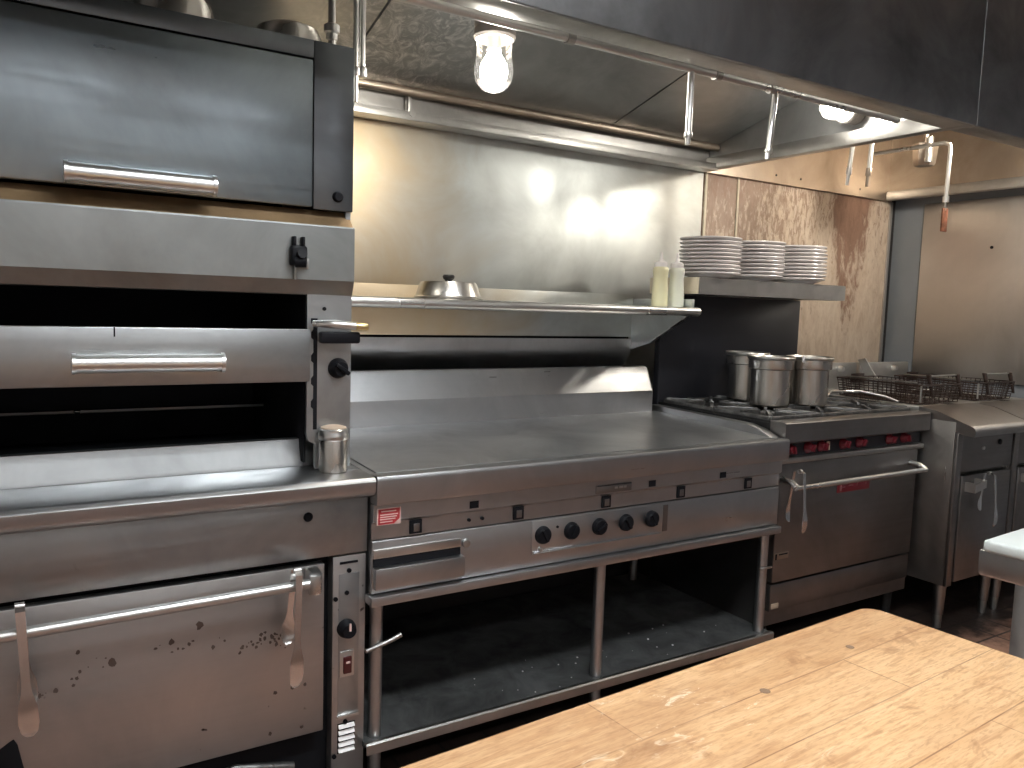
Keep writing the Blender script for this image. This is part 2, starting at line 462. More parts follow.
# ------------------------------------------------------------------ room shell
XL, XR, YF, YB, ZC = -1.3, 4.42, -2.4, 2.88, 2.75
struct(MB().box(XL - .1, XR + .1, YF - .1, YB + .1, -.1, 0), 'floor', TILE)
struct(MB().box(XL - .1, XR + .1, YF - .1, YB + .1, ZC, ZC + .1), 'ceiling', CEIL)
struct(MB().box(XL, XR, YB, YB + .1, 0, ZC), 'wall_back', DARKWALL)
struct(MB().box(XR, XR + .1, YF, YB, 0, ZC), 'wall_right', GREYWALL)
struct(MB().box(XL - .1, XL, YF, YB, 0, ZC), 'wall_left', ROOMWALL)
struct(MB().box(XL, XR, YF - .1, YF, 0, ZC), 'wall_front', ROOMWALL)

# stainless sheet behind the griddle
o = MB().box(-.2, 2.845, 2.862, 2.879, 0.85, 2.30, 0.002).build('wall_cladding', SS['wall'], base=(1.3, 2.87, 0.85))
tag(o, 'brushed stainless steel sheet on the back wall above the griddle shelf', 'wall panel')
# rusty sheet behind the plates
rs = thing('rusty_wall_sheet', 'rust-streaked peeling cream metal sheet on back wall behind the plates', 'wall panel', (2.85, 2.87, 1.03))
MB().box(2.85, 4.355, 2.862, 2.879, 1.03, 2.02, 0.001).build('sheet', RUST, rs)
MB().box(2.853, 2.868, 2.856, 2.862, 1.03, 1.99, 0.001).build('cream_strip', CREAM, rs)
MB().box(3.075, 3.088, 2.856, 2.862, 1.03, 1.99, 0.001).build('cream_strip', CREAM, rs)
MB().box(4.335, 4.358, 2.854, 2.862, 1.03, 1.99, 0.001).build('edge_strip', SS['panel'], rs)
# stainless panel on the right wall
o = MB().box(4.402, 4.419, 0.6, 2.69, 1.0, 1.968, 0.002).build('wall_cladding', SS['panel'], base=(4.41, 1.6, 1.0))
tag(o, 'dull stainless steel panel on the right wall beyond the fryers', 'wall panel')
o = MB().cyl((4.398, 2.30, 1.71), (4.402, 2.30, 1.71), 0.008).build('rivet', BLACK, o)

# ------------------------------------------------------------------ hood
H0, H1, HX, HZ = 1.57, 1.665, 2.84, 1.99
hood = thing('exhaust_hood', 'long stainless exhaust hood with a dark front face over the griddle and range', 'range hood', (1.1, H0, HZ))
MB().box(XL + .02, HX - .001, H0, H0 + .012, HZ, ZC - .005, 0.003).build('front_face', SS['hoodface'], hood)
MB().box(XL + .02, HX - .04, H0 + .013, H1, HZ, HZ + .012, 0.002).box(XL + .02, HX - .04, H1 - .006, H1, HZ + .012, HZ + .03, 0.001).build('front_lip', SS['lip'], hood)
MB().box(XL + .02, HX - .04, H1 - .02, H1 - .012, HZ + .031, 2.42).build('inner_face', SS['hood'], hood)
def ceil_z(y): return 2.085 + (2.80 - y) * 0.27
for k, (xa, xb) in enumerate(((XL + .02, -.153), (-.15, .975), (.983, 2.176), (2.184, HX - .03))):
    MB().prism([(H1 - .01, ceil_z(H1)), (2.80, 2.085), (2.80, 2.10), (H1 - .01, ceil_z(H1) + .015)], xa, xb).build('ceiling_panel', SS['hood'], hood)
MB().box(XL + .02, HX - .03, 2.80, 2.861, 1.99, 2.10).box(XL + .02, HX - .03, 2.74, 2.80, 1.982, 1.988).box(XL + .02, HX - .03, 2.735, 2.741, 1.982, 2.012, 0.001).build('rear_gutter', SS['lip'], hood)
MB().box(HX - .026, HX, H0 + .014, 2.861, HZ + .056, 2.70).build('end_panel', SS['hood'], hood)
MB().box(HX - .045, HX, H0 + .014, 2.861, HZ, HZ + .055, 0.004).build('end_channel', SS['lip'], hood)

hood2 = thing('exhaust_hood', 'greasy brown exhaust hood section over the fryers in the right corner', 'range hood', (3.55, H0, HZ))
MB().box(HX + .003, 4.30, H0, H0 + .012, HZ, ZC - .005, 0.003).build('front_face', SS['hoodface'], hood2)
MB().box(HX + .003, 4.30, H0 + .013, H1, HZ, HZ + .012, 0.002).build('front_lip', SS['lip'], hood2)
MB().box(HX + .003, 4.285, 2.84, 2.861, HZ, 2.6).build('back_panel', SS['brown'], hood2)
for x in (3.33, 3.52, 4.02): MB().cyl((x, 2.838, 2.03), (x, 2.84, 2.03), .006, seg=10).build('rivet', BLACK, hood2)
MB().box(4.285, 4.30, H0 + .013, 2.861, HZ + .05, 2.6).build('end_panel', SS['brown'], hood2)
MB().box(4.262, 4.30, H0 + .013, 2.839, HZ, HZ + .05, 0.003).build('end_channel', SS['lip'], hood2)
MB().prism([(H1, ceil_z(H1) + .02), (2.84, 2.36), (2.84, 2.375), (H1, ceil_z(H1) + .035)], HX + .003, 4.284).build('ceiling_panel', SS['brown'], hood2)

# pipes of the fire suppression system
p = MB().tube([(.80, 2.75, 2.085), (2.81, 2.75, 2.085)], 0.0165, 16)
pp = p.build('suppression_pipe', SS['brown'], base=(1.9, 2.77, 2.095))
tag(pp, 'horizontal pipe along the rear of the hood above the gutter', 'pipe')
MB().box(1.245, 1.26, 2.755, 2.785, 2.0, 2.085, 0.002).cyl((1.252, 2.75, 2.005), (1.252, 2.73, 2.005), .012, seg=10).build('bracket', SS['lip'], pp)
vp = MB().tube([(.849, 2.2, 2.246), (.849, 2.2, 1.955)], 0.011, 14).build('riser_pipe', SS['bright'], base=(.849, 2.2, 1.955))
tag(vp, 'bright vertical pipe hanging beside the upper broiler door, right one of two', 'pipe')
MB().cyl((.849, 2.2, 1.975), (.849, 2.2, 1.945), .016, bev=.004).build('elbow', SS['bright'], vp)
vp = MB().tube([(.828, 2.19, 2.246), (.828, 2.19, 1.875)], 0.0075, 12).build('riser_pipe', SS['bright'], base=(.828, 2.19, 1.875))
tag(vp, 'thinner, longer vertical pipe against the edge of the upper broiler, left one of two', 'pipe')
MB().cyl((.828, 2.19, 1.97), (.828, 2.19, 1.945), .012, bev=.003).build('coupling', SS['bright'], vp)
fp = MB().tube([(-.4, 1.71, 1.996), (2.60, 1.71, 2.000)], 0.012, 14).build('suppression_pipe', SS['bright'], base=(1.2, 1.71, 1.996))
tag(fp, 'bright horizontal pipe just inside the front lip of the hood', 'pipe')
for x in (1.20, 1.72, 1.95): MB().cyl((x, 1.71, 1.998), (x + .022, 1.71, 1.998), .0155, seg=14).build('coupling', SS['lip'], fp)
bp = MB().tube([(.742, 2.14, 1.968), (.742, 2.14, 2.262)], 0.010, 12).build('broiler_flue_pipe', SS['lip'], base=(.742, 2.14, 1.968))
tag(bp, 'thin vertical pipe with a flared fitting on the broiler top corner', 'pipe')
MB().lathe((.742, 2.14, 2.03), [(.011, -.022), (.015, -.018), (.015, -.004), (.021, 0), (.021, .018), (.015, .022), (.011, .024)], 16).build('fitting', SS['bright'], bp)

def nozzle(base, top, tip, label, tipmat):
    t = thing('suppression_nozzle', label, 'nozzle', base, 'fire suppression nozzles under the hood')
    top = Vector(top); tip = Vector(tip); d = tip - top
    MB().cyl(top, top + d * .90, 0.0095, seg=16).build('drop_pipe', SS['bright'], t)
    MB().cyl(top + d * .84, top + d * .905, .0125, seg=16, bev=.001).cyl(top + d * .90, top + d, .0085, .0075, seg=14).build('tip', tipmat, t)
nozzle((1.625, 1.70, 1.79), (1.632, 1.712, 2.0), (1.632, 1.712, 1.79), 'straight chrome nozzle drop under the hood front, left of the second bulb', SS['bright'])
nozzle((1.97, 1.70, 1.79), (1.985, 1.715, 2.0), (1.965, 1.715, 1.79), 'tilted chrome nozzle drop nearest the second bulb, above the plates', SS['bright'])
nozzle((3.12, 2.26, 1.90), (3.14, 2.24, 2.375), (3.12, 2.27, 1.895), 'short nozzle beyond the hood partition, left one of the pair', SS['bright'])
nozzle((3.16, 2.19, 1.895), (3.17, 2.18, 2.375), (3.16, 2.20, 1.885), 'short nozzle with a reddish tip beyond the hood partition, right one of the pair', SS['brown'])
dp = MB().tube([(3.43, 2.36, 2.08), (3.43, 2.03, 2.08), (3.43, 2.005, 2.07), (3.43, 2.0, 2.05), (3.425, 2.0, 1.835)], 0.009, 10).build('drop_pipe', SS['bright'], base=(3.43, 2.1, 2.08))
tag(dp, 'bent pipe dropping over the fryers with a rusty link at its end', 'pipe')
MB().cyl((3.425, 2.0, 1.85), (3.425, 2.0, 1.825), .013, seg=12).cyl((3.425, 2.0, 1.825), (3.425, 2.0, 1.79), .005, seg=8).build('coupling', SS['bright'], dp)
MB().box(3.405, 3.445, 1.996, 2.004, 1.70, 1.80, .002).build('fusible_link', RUSTTAG, dp)
cup = thing('junction_cup', 'small silver cup-shaped fitting without bulb under the fryer hood', 'fixture', (3.62, 2.23, 2.03))
MB().lathe((3.62, 2.23, 2.03), [(0, 0), (.04, 0), (.047, .01), (.055, .09), (.055, .10), (.03, .105), (0, .105)], 6).build('cup', SS['brown'], cup)
MB().cyl((3.585, 2.19, 2.04), (3.585, 2.19, 2.15), .016).build('socket', SS['bright'], cup)
MB().cyl((3.62, 2.23, 2.13), (3.62, 2.23, 2.376), .012).build('stem', SS['brown'], cup)

# hood lamps
def lamp(label, base, axis, K=1.19, bulb=None):
    t = thing('jelly_jar_lamp', label, 'lamp', base, 'lamps in the exhaust hood')
    A = Vector(axis)
    Q = A.to_track_quat('Z', 'Y').to_matrix()
    def lay(prof, name, mat, seg=32, off=0):
        mb = MB(); mb.lathe((0, 0, 0), [(r_ * K, h_ * K) for r_, h_ in prof], seg)
        for v in mb.bm.verts: v.co = Q @ v.co + Vector(base)
        return mb.build(name, mat, t)
    lay([(0, 0), (.05, 0), (.05, .045), (.044, .05), (0, .05)], 'base', FIXT)
    lay([(.042, .048), (.051, .05), (.052, .066), (.047, .072), (.04, .072)], 'collar', FIXT)
    g = lay([(.043, .068), (.044, .085), (.043, .105), (.047, .13), (.0485, .15), (.044, .172), (.03, .188), (.012, .195), (0, .196)], 'glass_jar', GLASS)
    lay([(0, .06), (.016, .06), (.018, .085), (.018, .095)], 'socket', FIXT, 16)
    lay([(.014, .096), (.017, .105), (.030, .128), (.034, .146), (.031, .164), (.019, .178), (0, .182)], 'bulb', bulb or BULB, 24)
    return t
l1 = lamp('glowing jar lamp hanging down from the hood ceiling above the griddle', (1.207, 2.08, 2.172), (0, 0, -1))
MB().cyl((1.207, 2.08, 2.172), (1.207, 2.08, 2.278), .035, seg=20).build('mount', FIXT, l1)
lamp('glowing jar lamp mounted sideways on the hood partition above the plates', (2.812, 2.03, 2.115), (-1, 0, -.02), .95)
lamp('added jar lamp inside the fryer hood, unseen behind its front face', (3.5, 1.79, 2.395), (0, 0, -1), 1.40, ADDED_BULB)  # added to brighten the rusty sheet and the right corner

# added room lights, out of view, to brighten the table and equipment fronts
def added_ceiling_light(x, y, label, mat=None):
    t = thing('added_ceiling_light', label, 'ceiling light', (x, y, ZC - .08), 'added fluorescent ceiling lights, out of view')
    MB().box(x - .62, x + .62, y - .17, y + .17, ZC - .05, ZC - .002, .004).build('housing', FIXT, t)
    MB().box(x - .59, x + .59, y - .14, y + .14, ZC - .07, ZC - .051, .004).build('diffuser', mat or ADDED_TUBE, t)
added_ceiling_light(0.85, 0.55, 'added unseen fluorescent ceiling light over the butcher block')
added_ceiling_light(-0.1, -1.3, 'added unseen fluorescent ceiling light behind the photographer, left one', ADDED_TUBE_DIM)
added_ceiling_light(1.9, -1.3, 'added unseen fluorescent ceiling light behind the photographer, right one', ADDED_TUBE_DIM)


# ------------------------------------------------------------------ upright broiler with oven
BX0, BX1, UX = -.28, .781, .764
br = thing('upright_broiler', 'tall stainless upright broiler with three doors at the left', 'broiler oven', (.25, 2.3, 0))
# sides and carcass
MB().box(UX - .013, UX, 2.045, 2.80, .88, 1.965).box(BX0, BX0 + .013, 2.045, 2.80, .88, 1.965).box(BX0 + .013, UX - .013, 2.045, 2.80, 1.955, 1.965).build('carcass', SS['broiler'], br)
MB().box(BX0 + .014, UX - .016, 2.62, 2.63, .88, 1.954).box(BX0 + .014, UX - .016, 2.075, 2.61, 1.345, 1.355).box(.652, .657, 2.075, 2.61, .89, 1.34).box(BX0 + .014, BX0 + .02, 2.075, 2.61, .89, 1.34).box(BX0 + .02, .65, 2.14, 2.61, .885, .893).build('fire_chamber', MATTBLACK, br)
# pillar with rack slot
MB().prism([(.645, .975), (.650, .955), (.668, .945), (.668, .88), (UX, .88), (UX, 1.336), (.645, 1.336)], 2.030, 2.044, 'Y').build('pillar', SS['broiler'], br)
slot = [(.672, .985), (.672, 1.275), (.655, 1.275), (.655, 1.262), (.662, 1.258)]
for z in (1.225, 1.165, 1.105, 1.045): slot += [(.662, z + .022), (.656, z + .014), (.656, z), (.662, z - .006)]
slot += [(.662, .985)]
MB().prism(slot, 2.0285, 2.0305, 'Y').build('rack_slot', MATTBLACK, br)
for z in (1.30, .925): MB().cyl((.69, 2.027, z), (.69, 2.03, z), .005, seg=10).build('bolt', BLACK, br)
# upper oven
MB().box(BX0, .6585, 2.028, 2.044, 1.923, 1.967, .002).build('header', SS['upper_dark'], br)
MB().box(.659, UX, 2.028, 2.044, 1.553, 1.967, .002).build('side_stile', SS['upper_dark'], br)
ud = MB().box(BX0 + .01, .655, 2.022, 2.044, 1.557, 1.917, .004).build('upper_door', SS['upper'], br)
def bar_handle(x0, x1, y, z, r, parent, depth, name='handle', flat=False):
    mb = MB().cyl((x0, y, z), (x1, y, z), r, seg=24)
    for x in (x0, x1): mb.cyl((x - .004, y, z), (x + .004, y, z), r + .003, seg=24)
    h = mb.build(name, SS['bright'], parent)
    m2 = MB()
    for x in (x0 + .03, x1 - .03): m2.box(x - .012, x + .012, y + r * .6, y + depth, z - .010, z + .010, .002)
    m2.build('handle_mount', SS['lip'], parent)
bar_handle(.106, .408, 1.981, 1.578, .021, ud, .04)
MB().lathe((.722, 2.028, 1.588), [(0, -.012), (.010, -.012), (.014, -.006), (.014, 0)], 16, 'Y').build('round_bolt', BLACK, br)
# recess and canopy
MB().sheet([(2.062, 1.553), (2.055, 1.545), (2.022, 1.512)], BX0, UX - .001, .004).build('recess_strip', BROWNSTRIP, br)
MB().prism([(2.015, 1.512), (2.013, 1.508), (2.013, 1.373), (2.028, 1.336), (2.07, 1.334), (2.072, 1.338), (2.031, 1.340), (2.020, 1.374), (2.020, 1.512)], BX0, UX).build('canopy', SS['canopy'], br, smooth=12)
MB().box(UX - .10, UX - .003, 2.03, 2.044, 1.345, 1.51).build('canopy_backing', SS['broiler'], br)
# latch valve on the canopy
va = MB().box(.592, .632, 1.985, 2.012, 1.405, 1.455, .006).cyl((.60, 1.985, 1.415), (.625, 1.975, 1.415), .014, seg=14).box(.598, .605, 1.99, 2.012, 1.455, 1.478, .002).box(.620, .627, 1.99, 2.012, 1.455, 1.478, .002).cyl((.612, 1.98, 1.43), (.612, 1.965, 1.435), .012, seg=12).build('valve', BLACK, br)
MB().cyl((.606, 2.005, 1.405), (.606, 2.005, 1.372), .003, seg=8).box(.625, .64, 2.0, 2.012, 1.40, 1.425, .001).build('valve_stem', SS['lip'], va)
# grid drawer
gd = MB().box(BX0 + .02, .651, 2.018, 2.045, 1.112, 1.247, .003).build('grid_drawer', SS['broiler'], br)
bar_handle(.113, .424, 1.978, 1.167, .0205, gd, .04)
MB().box(.196, .199, 2.016, 2.018, 1.225, 1.247).build('scratch_mark', BLACK, gd)
gm = MB()
for k in range(22): gm.box(BX0 + .04 + k * .041, BX0 + .052 + k * .041, 2.06, 2.58, 1.125, 1.14)
gm.build('broiling_grid', IRON, gd)
MB().tube([(BX0 + .03, 2.45, 1.0), (.645, 2.45, 1.0)], .004, 8).build('chamber_rod', SS['bright'], br)
# drip tray and ledge
MB().sheet([(2.10, .876), (2.102, .885), (2.118, .925), (2.121, .945), (2.135, .947), (2.14, .93)], BX0 + .01, .692, .003).build('drip_tray', SS['broiler'], br)
prof = [(2.12, .868), (2.12, .876), (1.905, .876), (1.892, .873), (1.885, .865), (1.885, .845), (1.89, .832), (1.902, .824), (1.93, .822), (1.96, .822), (1.96, .868)]
MB().prism(prof, BX0, BX1).build('ledge', SS['griddle'], br)
MB().box(.694, BX1 - .002, 2.0, 2.20, .868, .877).build('ledge_end', SS['broiler'], br)
# base
MB().box(BX0, BX1, 1.94, 1.955, .668, .822, .002).build('front_panel', SS['broiler'], br)
MB().lathe((.622, 1.94, .778), [(0, -.008), (.008, -.007), (.012, -.002), (.012, 0)], 20, 'Y').build('push_button', BLACK, br)
MB().box(BX1 - .012, BX1, 1.965, 2.8, .05, .866).box(BX0, BX0 + .012, 1.965, 2.8, .05, .866).build('base_side', SS['broiler'], br)
MB().box(BX0 + .013, BX1 - .013, 1.99, 2.0, .05, .80).box(BX0 + .013, BX1 - .013, 2.001, 2.75, .05, .06).build('base_interior', MATTBLACK, br)
od = MB().box(BX0 + .01, .668, 1.945, 1.975, .20, .650, .004).build('oven_door', SS['door'], br)
hb = MB().cyl((BX0 + .05, 1.88, .615), (.606, 1.88, .626), .0125, seg=20).build('door_handle', SS['bright'], od)
MB().prism([(.615, 1.944), (.648, 1.944), (.640, 1.880), (.632, 1.864), (.618, 1.862), (.606, 1.872), (.606, 1.884), (.620, 1.890)], .600, .648, 'Z', bev=.003).build('handle_bracket', SS['bright'], od)
MB().prism([(-.12, .21), (.012, .21), (.005, .265), (-.003, .305), (-.011, .348), (-.018, .362), (-.027, .357), (-.045, .345), (-.12, .338)], 1.9435, 1.946, 'Y').build('torn_hole', MATTBLACK, od)
spots = MB()
def spot(x, z, r, e=1.0):
    n = 9; a0 = random.uniform(0, 6)
    spots.prism([(x + math.cos(a0 + k * 6.283 / n) * r * random.uniform(.55, 1.1), z + math.sin(a0 + k * 6.283 / n) * r * e * random.uniform(.55, 1.1)) for k in range(n)], 1.9444, 1.9452, 'Y')
for (xa, za, xb, zb, n) in ((.02, .445, .10, .452, 7), (.095, .478, .165, .508, 7), (.45, .462, .58, .488, 22), (.27, .50, .42, .49, 10), (.50, .50, .57, .455, 14)):
    for i in range(n):
        t_ = random.random(); spot(xa + (xb - xa) * t_ + random.gauss(0, .006), za + (zb - za) * t_ + random.gauss(0, .007), random.uniform(.0015, .0055), random.uniform(.5, 1.6))
for x, z, r in ((.363, .543, .010), (.175, .492, .009), (.107, .53, .005), (.585, .338, .006), (.542, .333, .006), (.618, .338, .005), (.529, .228, .005), (.30, .515, .007), (.61, .225, .005), (.40, .607, .004)): spot(x, z, r, 1.2)
so_ = spots.build('burnt_specks', SPECK, od); so_['kind'] = 'stuff'
cp = MB().box(.690, BX1 - .001, 1.945, 1.985, .02, .662, .002).build('control_pillar', SS['door'], br)
MB().box(.706, .762, 1.9435, 1.9455, .225, .615, .001).build('recess_panel', SS['broiler'], cp)
MB().box(.708, .757, 1.9425, 1.9445, .641, .647).build('slot', BLACK, cp)
MB().box(.704, .764, 1.938, 1.945, .222, .230, .001).build('panel_lip', SS['bright'], cp)
for x, z in ((.733, .622), (.727, .563), (.697, .55), (.727, .21), (.697, .12)): MB().cyl((x, 1.940, z), (x, 1.945, z), .006, seg=12).build('screw', BLACK, cp)
k = MB().lathe((.726, 1.943, .468), [(0, -.030), (.018, -.030), (.021, -.022), (.025, -.006), (.025, 0)], 24, 'Y').build('thermostat_knob', BLACK, cp)
MB().box(.724, .729, 1.910, 1.914, .470, .490).build('pointer', LABELPINK, k)
sw = MB().box(.709, .749, 1.940, 1.944, .335, .405, .002).build('switch_plate', SS['bright'], cp)
MB().box(.718, .741, 1.934, 1.941, .345, .392, .003).build('rocker_switch', SWITCH, sw)
MB().box(.724, .735, 1.932, 1.934, .374, .379).build('switch_mark', LABELPINK, sw)
mb = MB()
for i in range(5): mb.prism([(1.9435, .130 + i * .0165), (1.936, .129 + i * .0165), (1.9435, .138 + i * .0165)], .708, .752)
mb.build('vent_louvre', LOUVRE, cp)
MB().box(.706, .754, 1.9435, 1.9448, .124, .207).build('vent_backing', BLACK, cp)
# lever and knob
lv = MB().tube([(.655, 2.01, 1.262), (.68, 1.985, 1.262), (.70, 1.975, 1.262), (.76, 1.965, 1.258)], [.008, .010, .011, .010], 12).build('grid_lever', SS['bright'], br)
MB().cyl((.752, 1.966, 1.2585), (.784, 1.960, 1.256), .012, .009, 14, .003).build('lever_tip', BRASS, lv)
MB().box(.662, .768, 1.97, 1.995, 1.213, 1.243, .006).build('lever_grip', BLACK, lv)
kn = MB().lathe((.728, 2.03, 1.145), [(0, -.03), (.018, -.03), (.022, -.02), (.027, -.006), (.027, 0)], 28, 'Y').build('burner_knob', BLACK, br)
MB().box(.708, .752, 1.99, 2.002, 1.139, 1.150, .003, Matrix.Rotation(R(35), 3, 'Y')).build('knob_grip', BLACK, kn)
# stuff in the dark under the oven
MB().tube([(.30, 1.985, .10), (.45, 1.98, .14), (.60, 1.985, .10)], .012, 10).tube([(.35, 1.985, .06), (.55, 1.98, .12)], .008, 8).build('gas_pipe', IRONW, br)
mb = MB()
for x in (BX0 + .06, BX1 - .06):
    for y in (2.03, 2.7): mb = MB().cyl((x, y, 0), (x, y, .05), .022, .026, 16); mb.build('foot', SS['lip'], br)

# pans on top of the broiler
def pan(cx, cy, z, r, h, label):
    t = thing('baking_pan', label, 'pan', (cx, cy, z), 'pans on top of the broiler')
    MB().lathe((cx, cy, z), [(r + .012, 0), (r + .012, .004), (r, .006), (r - .003, h * .6), (r - .010, h * .86), (r - .028, h), (0, h), (0, h - .004), (r - .029, h - .004), (r - .014, h * .82), (r - .007, h * .56), (r - .004, .0)], 48).build('pan_body', SS['pot'], t)
    return t
pan(.355, 2.17, 1.968, .094, .076, 'upside-down round pan on the broiler top, left of the pair')
pan(.635, 2.17, 1.968, .088, .062, 'upside-down round pan on the broiler top, next to the thin pipe')

# shaker on the ledge
sh = thing('shaker_jar', 'small steel shaker with a tan lid on the broiler ledge', 'shaker', (.707, 2.0, .876))
MB().lathe((.707, 2.0, .876), [(0, 0), (.034, 0), (.037, .003), (.037, .088), (.035, .092), (0, .092)], 32).build('can', SS['pot'], sh)
MB().lathe((.707, 2.0, .876), [(.0375, .086), (.039, .088), (.039, .10), (.0375, .103), (.0375, .112), (.033, .116)], 32).build('lid_band', SS['bright'], sh)
MB().lathe((.707, 2.0, .876), [(.0345, .113), (.033, .118), (.02, .122), (0, .123)], 32).build('lid', TAN, sh)

# ------------------------------------------------------------------ tongs
def tongs(ax, ay, az, front, back, lean, label, w=.018):
    """apex over a bar at (ax, ay, az); the front arm hangs before the bar, the back arm behind it"""
    t = thing('tongs', label, 'tongs', (ax, ay, az), 'steel tongs hung on the door handles')
    fy, fl = front; by, bl = back
    for yy, L, nm in ((fy, fl, 'front_arm'), (by, bl, 'rear_arm')):
        pts, ws = [], []
        s = yy - ay
        prof = [(0, 0, .9), (.04, .55, .9), (.30, .72, .85), (.58, .86, .8), (.66, .92, 1.05), (.76, 1.0, 1.75), (.88, 1.0, 1.9), (.96, .93, 1.5), (1.0, .80, .6)]
        for tt, q, ww in prof:
            pts.append((ax + lean * tt, ay + s * q, az - L * tt)); ws.append(w * ww)
        MB().ribbon(pts, ws, (1, 0, 0), .0025).build(nm, SS['tong'], t)
    MB().tube([(ax - w * .45, ay, az - .004), (ax + w * .45, ay, az - .004)], .008, 10).build('hinge', SS['bright'], t)
    return t
tongs(.0, 1.875, .682, (1.845, .275), (1.915, .24), .012, 'steel tongs hanging at the left end of the broiler oven handle', .020)
tongs(.575, 1.875, .670, (1.842, .285), (1.915, .20), -.012, 'steel tongs hanging at the right end of the broiler oven handle', .018)

# ------------------------------------------------------------------ griddle
GX0, GX1 = .782, 2.374
gr = thing('gas_griddle', 'wide gas griddle with five black knobs and a steel splash', 'griddle', (1.58, 2.2, .53))
MB().prism([(1.94, .876), (2.56, .897), (2.56, .877), (1.94, .856)], GX0 + .022, GX1 - .045).build('griddle_plate', SS['plate'], gr)
# bullnose front and side rims
bn = [(1.938, .874), (1.900, .876), (1.893, .8745), (1.8895, .870), (1.889, .862), (1.889, .806), (1.8905, .801), (1.895, .799), (1.938, .799)]
MB().prism(bn, GX0 + .004, GX1).build('front_rim', SS['griddle'], gr)
MB().prism([(1.939, .877), (1.99, .897), (2.06, .911), (2.59, .920), (2.59, .84), (1.939, .84)], GX1 - .044, GX1, bev=.002).build('side_rim', SS['griddle'], gr)
MB().prism([(1.939, .874), (2.59, .897), (2.59, .84), (1.939, .84)], GX0, GX0 + .018).build('side_rim', SS['plate'], gr)
# fascia: two folded strips
fa = MB().prism([(1.912, .797), (1.912, .752), (1.924, .743), (1.924, .700), (1.945, .700), (1.945, .797)], GX0 + .004, GX1 - .006).build('upper_fascia', SS['griddle'], gr)
for x in (1.085, 1.743, 2.065): MB().box(x - .014, x + .014, 1.910, 1.913, .757, .777).build('vent_hole', BLACK, fa)
for i, x in enumerate((.912, 1.240, 1.565, 1.882, 2.205)):
    MB().box(x - .018, x + .018, 1.920, 1.925, .704, .742, .001).build('lighting_port', BLACK, fa)
    MB().box(x - .008, x + .010, 1.918, 1.922, .710, .732, .001).build('port_flap', SS['range_'], fa)
for x in (1.075, 1.118): MB().cyl((x, 1.918, .722), (x, 1.926, .722), .005, seg=10).build('screw', BLACK, fa)
lb = MB().box(.795, .862, 1.9095, 1.9125, .741, .786, .0005).build('warning_label', LABELPINK, fa)
MB().prism([(.798, .7435), (.842, .7435), (.858, .756), (.859, .784), (.798, .784)], 1.9085, 1.9098, 'Y').build('red_field', LABELRED, lb)
mb = MB()
for zz, xa, xb in ((.778, .806, .848), (.769, .803, .853), (.763, .803, .850), (.757, .803, .846), (.750, .803, .838)): mb.box(xa, xb, 1.9078, 1.9087, zz - .0013, zz + .0013)
mb.build('fine_print', LABELPINK, lb)
np_ = MB().box(1.512, 1.655, 1.908, 1.9125, .754, .781, .002).build('name_plate', SS['range_'], fa)
MB().box(1.516, 1.651, 1.9065, 1.9085, .7775, .7795).build('plate_edge', BLACK, np_)
for x, w_ in ((1.585, .012), (1.603, .016), (1.622, .010)): MB().box(x, x + w_, 1.9068, 1.9083, .765, .772, .0005).build('worn_letter', SS['lip'], np_)
# lower fascia
lf = MB().box(GX0 + .004, GX1 - .006, 1.918, 1.945, .556, .697, .002).build('lower_fascia', SS['griddle'], gr)
MB().box(1.285, 1.80, 1.9145, 1.9185, .592, .694, .002).build('knob_plate', SS['griddle'], lf)
MB().box(1.29, 1.79, 1.905, 1.915, .594, .600, .002).build('plate_ledge', SS['griddle'], lf)
MB().box(1.802, 1.822, 1.916, 1.919, .60, .688).build('slot', SS['range_'], lf)
MB().cyl((1.315, 1.906, .607), (1.315, 1.915, .607), .006, seg=10).build('screw', SS['bright'], lf)
for x in (1.322, 1.427, 1.534, 1.640, 1.748):
    kb = MB().lathe((x, 1.9145, .650), [(0, -.016), (.021, -.016), (.0245, -.013), (.027, -.004), (.027, 0)], 28, 'Y').build('burner_knob', BLACK, gr)
    a = random.uniform(-1.2, 1.2)
    MB().box(x - .0045, x + .0045, 1.892, 1.8995, .630, .670, .002, Matrix.Rotation(a, 3, 'Y')).build('knob_grip', BLACK, kb)
MB().cyl((1.375, 1.911, .668), (1.375, 1.915, .668), .004, seg=10).build('dial_mark', BLACK, gr)
# grease drawer
dr = MB().box(GX0 + .006, 1.052, 1.895, 1.917, .572, .628, .002).build('grease_drawer', SS['griddle'], gr)
MB().box(GX0 + .006, 1.046, 1.911, 1.917, .652, .676, .001).build('drawer_pull', SS['bright'], dr)
MB().box(GX0 + .006, 1.046, 1.9135, 1.9172, .629, .651).build('pull_gap', MATTBLACK, dr)
MB().cyl((1.062, 1.905, .66), (1.062, 1.918, .66), .012, seg=16, bev=.002).build('drawer_lock', SS['lip'], dr)
MB().box(GX0 - .004, GX1 - .004, 1.898, 1.945, .527, .553, .003).build('bottom_rail', SS['griddle'], gr)
MB().box(GX0 + .02, GX1 - .06, 1.95, 2.58, .53, .84).build('burner_box', MATTBLACK, gr)
MB().box(GX1 - .02, GX1 - .008, 1.946, 2.58, .54, .838).box(GX0 + .005, GX0 + .015, 1.946, 2.58, .54, .838).build('side_panel', SS['griddle'], gr)
